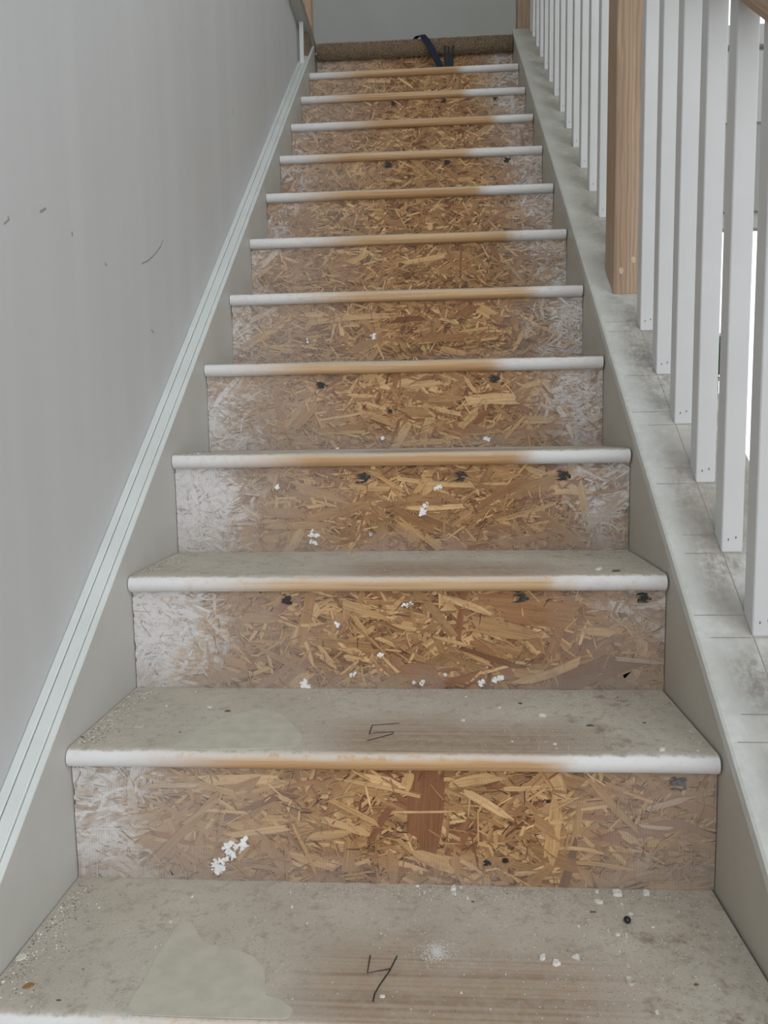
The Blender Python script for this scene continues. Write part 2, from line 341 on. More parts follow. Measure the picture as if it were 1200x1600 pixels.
random.seed(7)
STRANDS = {5: [(0.4891,0.9169,0.4804,0.8039,0.0501,3),(0.4643,0.9192,0.4565,0.8904,0.015,1),(0.3824,0.8246,0.3763,0.7777,0.015,2),(0.4314,0.8083,0.4345,0.7629,0.0276,2),(0.5243,0.8075,0.5228,0.7756,0.0125,2),(0.3264,0.8249,0.3825,0.8313,0.0125,1),(0.3424,0.8518,0.4128,0.8278,0.0105,1),(0.4361,0.8678,0.4063,0.8158,0.01,3),(0.4654,0.8036,0.5179,0.7861,0.0188,1),(0.5175,0.9017,0.5827,0.9142,0.015,1),(0.5335,0.8941,0.599,0.8535,0.0113,1),(0.3039,0.8418,0.334,0.7714,0.0055,1),(0.5536,0.8684,0.5542,0.816,0.0025,1),(0.364,0.9087,0.4776,0.8842,0.006,1),(0.4398,0.8626,0.5246,0.8648,0.0033,1),(0.3557,0.8784,0.4207,0.8452,0.008,1),(0.2039,0.8867,0.0999,0.7772,0.0125,2),(0.2118,0.8254,0.2972,0.8377,0.01,1),(0.1796,0.861,0.2414,0.8581,0.005,1),(0.2617,0.8504,0.295,0.851,0.01,1),(0.0853,0.901,0.0833,0.8635,0.015,4),(0.0979,0.8932,0.176,0.8969,0.0075,4),(0.1527,0.8405,0.2035,0.8761,0.0063,2),(0.6984,0.9145,0.7623,0.8434,0.0105,2),(0.7381,0.8404,0.7626,0.8227,0.0113,1),(0.7737,0.872,0.8283,0.8895,0.008,4),(0.648,0.8518,0.6663,0.8547,0.0088,1),(0.658,0.8154,0.7216,0.8088,0.0055,1),(0.6827,0.7962,0.7609,0.7861,0.0055,1),(0.7646,0.8486,0.8055,0.8455,0.005,4),(0.6259,0.8566,0.6579,0.8337,0.015,2)],6: [(0.2042,1.0223,0.2847,0.9771,0.0109,2),(0.3467,1.0934,0.4228,1.0674,0.0164,1),(0.3646,1.0749,0.3913,1.0395,0.0073,1),(0.1387,1.0713,0.1981,1.0619,0.008,2),(0.2862,1.03,0.298,0.9886,0.0065,1),(0.3082,1.0225,0.3297,0.9943,0.0073,1),(0.3483,1.0038,0.374,0.9982,0.0109,1),(0.3412,1.0151,0.378,1.0151,0.0073,1),(0.1391,0.988,0.1605,0.9575,0.0127,2),(0.1471,0.9995,0.1917,0.9863,0.0145,2),(0.2795,1.0563,0.3091,1.0581,0.0055,1),(0.404,1.0358,0.433,1.0227,0.0073,1),(0.3359,1.1009,0.3502,1.086,0.0051,3),(0.585,1.0884,0.7304,1.0696,0.0447,5),(0.436,0.978,0.5107,0.9745,0.0372,5),(0.6914,0.96,0.8034,0.9984,0.0372,3),(0.5592,1.0583,0.6654,1.0376,0.0261,2),(0.5369,1.0204,0.6363,0.9864,0.0093,3),(0.7057,1.0018,0.7273,1.017,0.0149,3),(0.4372,1.0584,0.4668,1.0527,0.0149,1),(0.5117,1.1036,0.5905,1.0734,0.0112,1),(0.4964,1.0375,0.5609,1.0186,0.0067,1),(0.5443,1.0128,0.5885,0.992,0.0082,1),(0.6254,0.9597,0.7311,0.9981,0.0149,1),(0.7306,1.0471,0.7812,1.0415,0.013,1),(0.7854,1.0021,0.861,0.9948,0.0074,4),(0.6399,1.032,0.6619,1.0093,0.0093,1)],7: [(0.2321,1.2658,0.3292,1.2414,0.0231,2),(0.2539,1.205,0.3718,1.2332,0.0193,2),(0.1786,1.1919,0.3046,1.1909,0.0162,2),(0.3375,1.2646,0.4148,1.2598,0.0096,1),(0.3768,1.295,0.4418,1.2557,0.0077,1),(0.1646,1.2471,0.1889,1.2663,0.0096,2),(0.2048,1.27,0.232,1.2619,0.0193,3),(0.6354,1.2458,0.7295,1.2715,0.027,2),(0.586,1.2444,0.6164,1.2249,0.027,1),(0.4293,1.279,0.5708,1.2638,0.0096,1),(0.4655,1.2515,0.4967,1.2935,0.0139,1),(0.5706,1.2118,0.6731,1.2779,0.0154,5),(0.6164,1.196,0.7298,1.2295,0.0096,1),(0.4478,1.2227,0.5554,1.2255,0.0096,1),(0.4322,1.2073,0.4857,1.1581,0.0069,1),(0.7222,1.2506,0.7934,1.246,0.0116,1),(0.7708,1.2634,0.7847,1.1945,0.0135,1),(0.7867,1.183,0.8458,1.2359,0.0193,4),(0.6732,1.2416,0.7034,1.2451,0.0135,3),(0.5627,1.1459,0.6163,1.1514,0.0069,3),(0.5899,1.2674,0.6391,1.2668,0.0058,1)],8: [(0.2378,1.3678,0.3473,1.3795,0.0154,2),(0.3118,1.4472,0.3717,1.4442,0.0085,1),(0.1869,1.3725,0.2474,1.4369,0.0192,2),(0.2211,1.4719,0.2401,1.4543,0.0085,1),(0.2503,1.3946,0.3518,1.4102,0.0058,1),(0.2436,1.3639,0.351,1.3679,0.0077,1),(0.2793,1.465,0.3103,1.4663,0.0096,2),(0.1849,1.4343,0.2081,1.4262,0.0154,2),(0.5848,1.3837,0.619,1.4022,0.0192,3),(0.6834,1.4161,0.7098,1.4043,0.0135,3),(0.4356,1.4092,0.4893,1.4063,0.0231,2),(0.744,1.3583,0.7892,1.3576,0.0135,2),(0.6948,1.3876,0.7607,1.3883,0.0173,1),(0.4877,1.4368,0.5621,1.4354,0.0154,2),(0.558,1.3728,0.5963,1.4101,0.0173,1),(0.5716,1.4314,0.6796,1.4332,0.0231,1),(0.6532,1.3464,0.6985,1.397,0.0077,1),(0.4933,1.4196,0.562,1.4013,0.0096,1),(0.5662,1.4825,0.5926,1.4461,0.0085,1),(0.7328,1.3376,0.7855,1.3501,0.0031,3)],9: [(0.1934,1.6357,0.3946,1.6489,0.0139,1),(0.2486,1.5885,0.2591,1.6341,0.0069,1),(0.2731,1.6337,0.2771,1.6016,0.0116,1),(0.2903,1.56,0.3752,1.5993,0.0185,2),(0.6061,1.6678,0.6503,1.6425,0.025,1),(0.5666,1.6446,0.6061,1.6678,0.02,3),(0.4818,1.593,0.5811,1.5907,0.02,5),(0.5614,1.6058,0.6552,1.6157,0.0075,1),(0.5214,1.5676,0.5809,1.5515,0.015,1)],10: [(0.4208,1.8235,0.5373,1.8416,0.0139,1),(0.5815,1.8617,0.5783,1.7812,0.0056,3),(0.6583,1.8647,0.6856,1.8211,0.0111,3)],15: [(0.3657,2.8201,0.4314,2.7754,0.0111,1),(0.5036,2.8298,0.4755,2.7735,0.0111,1)]}
SMEARS = [(5,[(0.2349,0.8192),(0.2385,0.8112),(0.2278,0.8042),(0.2166,0.8148),(0.2097,0.8039),(0.2211,0.796),(0.2052,0.7889),(0.192,0.7832),(0.1993,0.7711),(0.2022,0.7794)],0.006),(6,[(0.2843,0.9619),(0.2785,0.9543),(0.2878,0.9525)],0.0058),(6,[(0.3368,1.0618),(0.3422,1.0563)],0.0033),(6,[(0.3699,0.9756),(0.3606,0.9729)],0.0033),(6,[(0.409,1.0077)],0.0044),(6,[(0.5144,0.9737)],0.0034),(6,[(0.5737,0.9605)],0.0067),(6,[(0.5922,0.9652),(0.6032,0.9703)],0.0052),(6,[(0.475,0.9558),(0.4777,0.9628)],0.0034),(6,[(0.4639,0.9619)],0.0034),(6,[(0.4636,1.0917),(0.4488,1.0894)],0.0034),(7,[(0.2682,1.1802),(0.2617,1.1708),(0.2747,1.1714)],0.0054),(7,[(0.2625,1.1589),(0.2715,1.1557)],0.0042),(7,[(0.1999,1.2662)],0.0046),(7,[(0.3777,1.1726)],0.0035),(7,[(0.4865,1.232),(0.4786,1.2205),(0.4766,1.2108)],0.0062),(7,[(0.5002,1.2589),(0.5105,1.2618)],0.0046),(8,[(0.3887,1.3519)],0.0046),(8,[(0.2878,1.3311)],0.0035),(8,[(0.6075,1.3491),(0.617,1.347)],0.0054),(8,[(0.6606,1.5067)],0.0023),(9,[(0.3542,1.5975)],0.0074),(9,[(0.1886,1.5991),(0.1898,1.5899)],0.0028)]
DARKS = [(6,0.2602,1.0994,0.0135),(6,0.6375,1.1017,0.0145),(6,0.8301,1.1013,0.0125),(7,0.3647,1.2804,0.0146),(7,0.5503,1.2817,0.0146),(7,0.7423,1.2805,0.0146),(8,0.2568,1.4715,0.0126),(8,0.6329,1.4763,0.014),(5,0.5663,0.7929,0.006),(5,0.5902,0.797,0.0052),(5,0.8161,0.9067,0.0138),(12,0.3627,2.2391,0.0148),(12,0.5566,2.24,0.0127),(12,0.7485,2.2409,0.0127),(14,0.3617,2.6217,0.0124),(14,0.554,2.6254,0.0124),(14,0.7495,2.6242,0.0099),(8,0.4062,1.4104,0.007),(5,0.6463,0.8805,0.0034)]
CHIPS = [(4,0.0084,0.0898,0.0122,0.0125,'oval'),(4,0.0415,0.0444,0.013,0.0099,'leaf'),(4,0.0095,0.0494,0.0039,0.0047,'w'),(4,0.1737,0.2132,0.0045,0.0065,'w'),(4,0.1635,0.161,0.0038,0.0059,'w'),(4,0.161,0.114,0.0028,0.0042,'w'),(4,0.0067,0.1325,0.0027,0.004,'w'),(4,0.044,0.0913,0.0127,0.0051,'d'),(4,0.0913,0.0728,0.004,0.0055,'k'),(4,0.0863,0.0244,0.008,0.005,'k'),(4,0.0611,0.0146,0.0026,0.0034,'w'),(4,0.3107,0.1974,0.005,0.0063,'w'),(4,0.4714,0.252,0.0063,0.0059,'w'),(4,0.5202,0.2528,0.0115,0.0128,'w'),(4,0.5301,0.2508,0.0063,0.0069,'w'),(4,0.521,0.2328,0.0068,0.0076,'w'),(4,0.4816,0.2346,0.004,0.0067,'w'),(4,0.4746,0.2297,0.0028,0.0047,'w'),(4,0.5375,0.2251,0.005,0.0065,'w'),(4,0.5449,0.2171,0.0077,0.0055,'k'),(4,0.4862,0.1782,0.0064,0.0077,'d'),(4,0.4711,0.1742,0.0059,0.0077,'d'),(4,0.4293,0.1489,0.0029,0.0044,'w'),(4,0.4379,0.0444,0.0078,0.0048,'w'),(4,0.5237,0.0541,0.0033,0.0039,'w'),(4,0.5742,0.0842,0.0022,0.0031,'w'),(4,0.336,0.1656,0.0027,0.0042,'w'),(4,0.4901,0.2187,0.0028,0.0046,'w'),(4,0.3814,0.0634,0.0019,0.0027,'w'),(4,0.7339,0.2455,0.0157,0.0163,'w'),(4,0.7715,0.2445,0.0105,0.0163,'w'),(4,0.7059,0.2214,0.0173,0.0101,'w'),(4,0.7347,0.2176,0.0059,0.0082,'w'),(4,0.7407,0.1987,0.0085,0.0061,'w'),(4,0.7329,0.1832,0.009,0.0127,'bead'),(4,0.695,0.2012,0.0107,0.007,'b'),(4,0.6716,0.1718,0.0053,0.0042,'w'),(4,0.7058,0.1663,0.0026,0.0066,'w'),(4,0.7147,0.1575,0.0062,0.0072,'w'),(4,0.7256,0.1567,0.0041,0.0089,'w'),(4,0.762,0.1741,0.0051,0.0033,'w'),(4,0.6199,0.1134,0.0088,0.0132,'w'),(4,0.6338,0.1057,0.0131,0.0108,'w'),(4,0.6579,0.1149,0.0099,0.0095,'w'),(4,0.7099,0.0788,0.0095,0.0141,'ring'),(4,0.7145,0.1055,0.0072,0.0094,'d'),(4,0.8026,0.2062,0.0043,0.0053,'w'),(4,0.8256,0.1881,0.0026,0.0043,'k'),(4,0.7093,0.2446,0.009,0.0077,'w'),(4,0.7269,0.0342,0.0044,0.0079,'w'),(4,0.6752,0.154,0.0025,0.0032,'w'),(4,0.7814,0.0769,0.0093,0.008,'b'),(4,0.7107,0.128,0.003,0.0045,'w'),(4,0.6162,0.1544,0.0026,0.004,'w'),(5,0.1511,0.1619,0.008,0.015,'w'),(5,0.0819,0.1655,0.0063,0.0126,'w'),(5,0.1835,0.1467,0.015,0.0146,'b'),(5,0.0688,0.0873,0.0186,0.0154,'d'),(5,0.1073,0.2328,0.0043,0.0127,'w'),(5,0.0032,0.0439,0.0082,0.0123,'k'),(5,0.2984,0.2051,0.0037,0.0134,'w'),(5,0.137,0.0644,0.0057,0.0063,'k'),(5,0.6291,0.1882,0.0123,0.0102,'k'),(5,0.5946,0.1692,0.0057,0.0124,'w'),(5,0.6538,0.1365,0.0134,0.0139,'w'),(5,0.7948,0.114,0.008,0.0111,'k'),(5,0.7824,0.2176,0.0062,0.0106,'k'),(5,0.7163,0.1016,0.0136,0.0152,'k'),(5,0.7925,0.0202,0.0103,0.013,'w'),(5,0.8378,0.0187,0.0052,0.0074,'w'),(5,0.6576,0.0353,0.0069,0.0058,'w'),(5,0.7714,0.106,0.0065,0.0131,'d'),(5,0.6013,0.0434,0.0039,0.0079,'w'),(5,0.5468,0.2161,0.0045,0.0107,'w'),(5,0.6835,0.0531,0.0039,0.008,'k'),(5,0.5383,0.1161,0.0075,0.009,'w'),(6,0.0063,0.2101,0.0206,0.0648,'d'),(6,0.7643,0.0462,0.0126,0.0246,'w'),(6,0.7885,0.0316,0.0233,0.0144,'k'),(6,0.8683,0.0848,0.0039,0.0312,'k')]
FOUR = [[(0.4197,0.1095),(0.4187,0.0797),(0.4437,0.0873)],[(0.4512,0.1095),(0.4431,0.0825),(0.434,0.0615),(0.4292,0.0472),(0.4285,0.0362)]]
FIVE = [[(0.4466,0.1043),(0.4078,0.0948),(0.4062,0.0635),(0.4159,0.0688),(0.4411,0.0714),(0.4383,0.0642),(0.4053,0.0406)]]
PATCH4 = [(0.1614,0.0068),(0.1648,0.0215),(0.1667,0.0406),(0.1699,0.0639),(0.1684,0.0848),(0.1704,0.1182),(0.174,0.1543),(0.1888,0.1675),(0.2155,0.12),(0.2464,0.1167),(0.2664,0.1089),(0.285,0.1004),(0.2982,0.0831),(0.3096,0.0402),(0.3291,0.0363),(0.3472,0.0202),(0.3409,0.011),(0.3303,0.0077)]
PATCH5 = [(0.1277,0.0071),(0.1533,0.0627),(0.1739,0.1061),(0.2073,0.1436),(0.2391,0.1599),(0.2715,0.1309),(0.2958,0.0923),(0.3152,0.0513),(0.3132,0.0174),(0.2329,0.0098)]
WALL_MARKS = [[(2.4025,2.2507),(2.4071,2.2358)],[(1.7893,1.7582),(1.7763,1.7427),(1.749,1.7243),(1.7051,1.7004),(1.6678,1.6867)],[(1.2935,1.679),(1.3105,1.6879)],[(1.3872,1.6754),(1.3884,1.6692)],[(1.5014,1.6533),(1.5086,1.6506)],[(1.701,1.5702),(1.7139,1.5657)],[(1.1982,1.6384),(1.211,1.6472),(1.2085,1.6505)]]
POWDER = [(4,0.4969,0.1197)]


# ================================================================ THE SETTING
structure(box('floor', -0.2, 6.0, -1.5, 4.05, -0.1, 0.0, 'room_floor'))
wl = structure(box('wall_left', -0.24, WALLX, -1.2, 3.80, 0.0, 3.03, 'wall'))
for pts in WALL_MARKS:
    v, f = ribbon(pts, 0.0035 if len(pts) == 2 else 0.0022)
    link('scuff_mark', mesh('scuff_mark', [(WALLX + 0.0005, a.x, a.y) for a in v], f), 'scuff', wl)
structure(box('wall_back', -1.25, 1.2, 5.0, 5.15, 2.7, 4.5, 'backwall'))
structure(box('ceiling_blocker', -1.4, 4.05, 1.0, 5.15, 4.5, 4.6, 'ceiling_white'))  # out of view; lowered and cut short to darken the top of the flight
structure(box('wall_blocker_upper', -1.4, -1.25, -1.2, 5.15, 2.7, 4.5, 'wall'))  # unseen wall added to block light reaching the balusters from the left
structure(box('floor_landing', -1.25, 1.06, 16 * RUN + OVER + 0.0115, 5.0, 2.80, 16 * RISE - 0.001, 'room_floor'))
# wall with glazed door below and window above, on the far side of the room beyond the balusters
FY = 4.05
wf = structure(boxes('wall_far', [(1.06, 1.45, FY, FY + 0.15, 0, 4.5), (3.6, 4.05, FY, FY + 0.15, 0, 4.5), (1.45, 3.6, FY, FY + 0.15, 2.36, 3.12), (1.45, 3.6, FY, FY + 0.15, 4.3, 4.5)], 'room_wall'))
structure(box('wall_blocker_room', 3.9, 4.05, 0.7, FY, 0, 4.5, 'room_wall'))  # unseen wall added to cut light from the right on the upper steps
structure(box('trim_4', 1.06, 3.9, FY - 0.02, FY, 2.75, 3.06, 'room_trim'))
structure(box('trim_5', 1.40, 3.65, FY - 0.05, FY, 3.075, 3.16, 'room_trim'))
def glazing(name, x0, x1, z0, z1):
    d = structure(boxes(name, [(x0, x0 + .06, FY + .03, FY + .1, z0, z1), (x1 - .06, x1, FY + .03, FY + .1, z0, z1), (x0 + .06, x1 - .06, FY + .03, FY + .1, z0, z0 + .07), (x0 + .06, x1 - .06, FY + .03, FY + .1, z1 - .07, z1), ((x0 + x1) / 2 - .04, (x0 + x1) / 2 + .04, FY + .03, FY + .1, z0 + .07, z1 - .07)], 'room_trim'))
    xm = (x0 + x1) / 2
    box('pane', x0 + .06, xm - .04, FY + .06, FY + .068, z0 + .07, z1 - .07, 'glass', d)
    box('pane', xm + .04, x1 - .06, FY + .06, FY + .068, z0 + .07, z1 - .07, 'glass', d)
glazing('door_1', 1.45, 3.6, 0.0, 2.36)
glazing('window_1', 1.45, 3.6, 3.12, 4.3)

# closed string wall under the railing
prism_x('wall_right', [(0.1, 0.0), (3.835, 0.0), (3.835, SL * 3.835 + CAPC - 0.02), (0.1, SL * 0.1 + CAPC - 0.02)], WID, CAPX - 0.004, 'stringer_paint')
structure(bpy.data.objects['wall_right'])

# left skirt board with its two-step moulding
sk = structure(along_slope('trim_1', [(WALLX, -0.5), (-0.0001, -0.5), (-0.0001, 0.0425), (-0.0015, 0.045), (-0.0088, 0.0455), (-0.0088, 0.040), (WALLX, 0.040)], 0.65, 3.742, 'skirt_paint'))
along_slope('moulding', [(-0.0096, 0.040), (-0.0096, 0.0485), (-0.0108, 0.0502), (-0.0262, 0.0508), (-0.0276, 0.0490), (-0.0276, 0.040)], 0.65, 3.60, 'moulding_paint', sk)
along_slope('bead', [(-0.0286, 0.040), (-0.0286, 0.0505), (-0.0300, 0.0520), (WALLX + 0.001, 0.0525), (WALLX + 0.0002, 0.0510), (WALLX + 0.0002, 0.040)], 0.65, 3.58, 'moulding_paint', sk)
along_slope('top_edge', [(-0.0002, 0.0430), (-0.0012, 0.0456), (-0.0086, 0.0461), (-0.0086, 0.0440)], 0.65, 3.742, 'moulding_paint', sk)
# ledge that closes the top of the left wall, white stop and block under it
structure(box('trim_2', -0.30, 0.0, -1.2, 3.795, 3.03, 3.07, 'ledge_wood', None, 0.002))
box('soffit', -0.0405, -0.001, -1.2, 3.79, 3.0272, 3.0298, 'skirt_paint', bpy.data.objects['trim_2'])
structure(box('trim_3', -0.030, -0.014, 3.52, 3.535, SL * 3.52 + 0.04, 3.03, 'moulding_paint', None, 0.001))
structure(box('trim_6', -0.040, -0.009, 3.60, 3.79, SL * 3.6 + 0.02, 3.03, 'ledge_wood'))

# ================================================================ STAIRCASE
stair = empty('staircase', (WID / 2, RUN, 0))
tag(stair, 'bare wooden staircase with dusty treads and paint-flecked strand board risers', 'staircase')
# tread section: half-round nosing, boards share one mesh; a fine wave along the length keeps the nosing hand-worn
prof = [(RUN + OVER + 0.012, -TH), (TH / 2, -TH)]
for i in range(1, 12):
    a = -math.pi / 2 - math.pi * i / 12
    prof.append((TH / 2 + TH / 2 * math.cos(a), -TH / 2 + TH / 2 * math.sin(a)))
prof += [(TH / 2, 0.0), (TH / 2 + 0.012, 0.0), (RUN + OVER + 0.012, 0.0)]
def tread_mesh(seed):
    rng = random.Random(seed); n = len(prof); NX = 36
    x0, x1 = 0.0012, WID - 0.0035
    ph = [rng.uniform(0, 6.28) for _ in range(4)]
    v, f = [], []
    for j in range(NX + 1):
        t = j / NX; x = x0 + (x1 - x0) * t
        wv = 0.0006 * math.sin(9 * t + ph[0]) + 0.0004 * math.sin(23 * t + ph[1])
        for (a, b) in prof:
            fr = max(0.0, 1 - a / 0.03)
            v.append((x, a + wv * fr, b + (0.0003 * math.sin(17 * t + ph[2]) * fr)))
    for j in range(NX):
        for i in range(n):
            k2 = (i + 1) % n
            f.append((j * n + i, j * n + k2, (j + 1) * n + k2, (j + 1) * n + i))
    f.append(tuple(range(n))[::-1]); f.append(tuple(NX * n + i for i in range(n)))
    me = mesh('tread', v, f)
    bm = bmesh.new(); bm.from_mesh(me); bmesh.ops.recalc_face_normals(bm, faces=bm.faces[:])
    for fc in bm.faces: fc.smooth = len(fc.verts) == 4
    bm.to_mesh(me); bm.free()
    try: me.set_sharp_from_angle(angle=math.radians(40))
    except Exception: pass
    return me
tmesh = [tread_mesh(i) for i in range(4)]
treads = {}
TLAB = {4: 'bottom visible tread with pencilled 4', 5: 'tread with pencilled 5', 6: 'third dusty tread from the bottom', 15: 'topmost tread below the carpet'}
for n in range(1, 16):
    o = link('tread', tmesh[n % 4], 'tread', stair, (0, n * RUN, n * RISE))
    treads[n] = o
    if n in TLAB: o['label'] = TLAB[n]

TONES = {1: [(0.60, 0.39, 0.19), (0.66, 0.44, 0.23), (0.54, 0.34, 0.155)], 2: [(0.41, 0.24, 0.11), (0.445, 0.265, 0.125), (0.37, 0.21, 0.095)],
         3: [(0.26, 0.115, 0.055), (0.29, 0.13, 0.065), (0.20, 0.092, 0.045)], 4: [(0.58, 0.46, 0.34), (0.54, 0.42, 0.31)], 5: [(0.36, 0.19, 0.09), (0.33, 0.175, 0.085)],
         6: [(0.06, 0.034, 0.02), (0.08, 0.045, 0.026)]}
def clip(poly, x0, x1, z0, z1):
    for ax, lim, sg in ((0, x0, 1), (0, x1, -1), (1, z0, 1), (1, z1, -1)):
        out = []
        for i in range(len(poly)):
            a, b = poly[i - 1], poly[i]
            ia = (a[ax] - lim) * sg >= 0; ib = (b[ax] - lim) * sg >= 0
            if ia != ib:
                t = (lim - a[ax]) / (b[ax] - a[ax])
                out.append(tuple(a[q] + t * (b[q] - a[q]) for q in range(4)))
            if ib: out.append(b)
        poly = out
        if len(poly) < 3: return []
    return poly
def strand_poly(cx, cz, L, w, ang, rng):
    """outline of a wood strand with ragged, sometimes tapering ends and a slight bow: (x, z, u, v)"""
    ne = 2 if w < 0.005 else 4
    ta, tb = rng.choice((1, 1, 0.8, 0.45)), rng.choice((1, 1, 0.8, 0.45)); bow = rng.gauss(0, 0.014) * L
    pts = []
    slope = rng.uniform(-0.7, 0.7) * w
    for i in range(ne):
        t = -0.5 + i / (ne - 1); pts.append((L / 2 + slope * t * 2 + rng.uniform(-0.4, 0.25) * w, t * w * ta * rng.uniform(0.8, 1)))
    for q in (0.25, 0.0, -0.25): pts.append((q * L, w / 2 * rng.uniform(0.84, 1.08)))
    slope = rng.uniform(-0.7, 0.7) * w
    for i in range(ne):
        t = 0.5 - i / (ne - 1); pts.append((-L / 2 + slope * t * 2 + rng.uniform(-0.25, 0.4) * w, t * w * tb * rng.uniform(0.8, 1)))
    for q in (-0.25, 0.0, 0.25): pts.append((q * L, -w / 2 * rng.uniform(0.84, 1.08)))
    ca, sa = math.cos(ang), math.sin(ang); uo, vo = rng.uniform(0, 50), rng.uniform(0, 50)
    pts = [(a, b + bow * (1 - (2 * a / L) ** 2)) for a, b in pts]
    return [(cx + a * ca - b * sa, cz + a * sa + b * ca, a + uo, b + vo) for a, b in pts]
class Strands:
    def __init__(s): s.v, s.f, s.uv, s.c = [], [], [], []
    def add(s, poly, y, tone, depth=0.0009):
        n = len(poly); b = len(s.v)
        s.v += [(p[0], y, p[1]) for p in poly] + [(p[0], y + depth, p[1]) for p in poly]
        s.f.append(tuple(b + i for i in range(n))); s.uv += [(p[2], p[3]) for p in poly]
        for i in range(n):
            j = (i + 1) % n
            s.f.append((b + i, b + n + i, b + n + j, b + j)); s.uv += [poly[i][2:], poly[i][2:], poly[j][2:], poly[j][2:]]
        s.c += [(*tone, random.random())] * (2 * n)
    def build(s, name, parent, loc=None):
        me = mesh(name, s.v, s.f)
        uvl = me.uv_layers.new(name='UVMap'); uvl.data.foreach_set('uv', [q for p in s.uv for q in p])
        ca = me.color_attributes.new('tone', 'FLOAT_COLOR', 'POINT'); ca.data.foreach_set('color', [q for c_ in s.c for q in c_])
        return link(name, me, 'strand_wood', parent)
def blob_prism(pts, y0, y1):
    n = len(pts)
    return [(a, y1, b) for a, b in pts] + [(a * 0.0 + a, y0, b) for a, b in pts], [tuple(range(n)), tuple(range(n, 2 * n))[::-1]] + [(i, n + i, n + (i + 1) % n, (i + 1) % n) for i in range(n)]

risers = {}
for n in range(1, 17):
    yf = n * RUN + OVER
    z0, z1 = (n - 1) * RISE, n * RISE - TH
    r = box('riser', 0.0022, WID - 0.0012, yf, yf + 0.011, z0, z1 if n < 16 else 16 * RISE - 0.002, 'board_core', stair)
    risers[n] = r
    if n < 5: continue
    rng = random.Random(100 + n)
    near = n <= 8
    nb, ns, nd = (430, 1700, 520) if near else (330, 1100, 300)
    cand = []
    for i in range(nb + ns + nd):
        if i < nb: L, w = rng.uniform(0.03, 0.12) * (1 if near else 0.8), rng.uniform(0.004, 0.021) * (1 if near else 0.75)
        elif i < nb + ns: L, w = rng.uniform(0.010, 0.050), rng.uniform(0.0014, 0.0068)
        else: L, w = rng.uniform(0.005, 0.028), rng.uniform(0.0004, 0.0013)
        ang = rng.gauss(0, 0.55) if rng.random() < 0.62 else rng.uniform(-1.57, 1.57)
        q = rng.random()
        if i < nb: tn = 2 if q < 0.52 else 5 if q < 0.70 else 1 if q < 0.90 else 3
        elif i < nb + ns: tn = 1 if q < 0.30 else 2 if q < 0.70 else 5 if q < 0.88 else 3
        else: tn = 6  # thin dark slivers: dirt and shade of the strand cracks, painted in
        cand.append((rng.uniform(0, WID), rng.uniform(z0, z1), L, w, ang, tn, i))
    base = cand[:int(nb * 0.55)]; rest = cand[int(nb * 0.55):]; rng.shuffle(rest)
    cand = base + rest
    st = Strands(); singles = []
    tot = len(cand)
    nsing = 0; lim = 30 if near else 14
    for i, (cx, cz, L, w, ang, tn, ii) in enumerate(cand):
        poly = clip(strand_poly(cx, cz, L, w, ang, rng), 0.0012, WID - 0.0012, z0 + 0.0002, z1)
        if len(poly) < 3: continue
        tone = rng.choice(TONES[tn]); jt = rng.uniform(0.84, 1.14); tone = tuple(q * jt for q in tone)
        y = yf - 0.0002 - 0.0016 * i / tot
        if ii < nb and i > tot * 0.5 and nsing < lim and tn != 3:
            s1 = Strands(); s1.add(poly, y, tone); s1.build('wood_strand', r); nsing += 1
        else: st.add(poly, y, tone)
    tag(st.build('strand_layer', r), kind='stuff')
    for i, (xa, za, xb, zb, w, tn) in enumerate(STRANDS.get(n, [])):
        L = math.hypot(xb - xa, zb - za); ang = math.atan2(zb - za, xb - xa)
        poly = clip(strand_poly((xa + xb) / 2, (za + zb) / 2, L, w, ang, rng), 0.0012, WID - 0.0012, z0 + 0.0002, z1)
        if len(poly) < 3: continue
        tone = rng.choice(TONES[tn]); s1 = Strands()
        s1.add(poly, yf - 0.0019 - 0.00003 * i, tone, 0.0012); s1.build('wood_strand', r)
    s2 = Strands()
    for i in range(150 if n in STRANDS else 0):   # last splinters pressed in over the big strands; the darkest paint in crack shade
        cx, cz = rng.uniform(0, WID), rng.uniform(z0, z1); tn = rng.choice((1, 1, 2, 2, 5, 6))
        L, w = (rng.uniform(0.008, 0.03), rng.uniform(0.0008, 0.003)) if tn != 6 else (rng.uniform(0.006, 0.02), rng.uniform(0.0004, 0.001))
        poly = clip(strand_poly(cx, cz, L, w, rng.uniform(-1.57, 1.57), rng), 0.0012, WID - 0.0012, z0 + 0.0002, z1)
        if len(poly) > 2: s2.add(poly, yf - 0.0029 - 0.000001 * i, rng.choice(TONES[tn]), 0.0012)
    if s2.v: tag(s2.build('splinter_layer', r), kind='stuff')

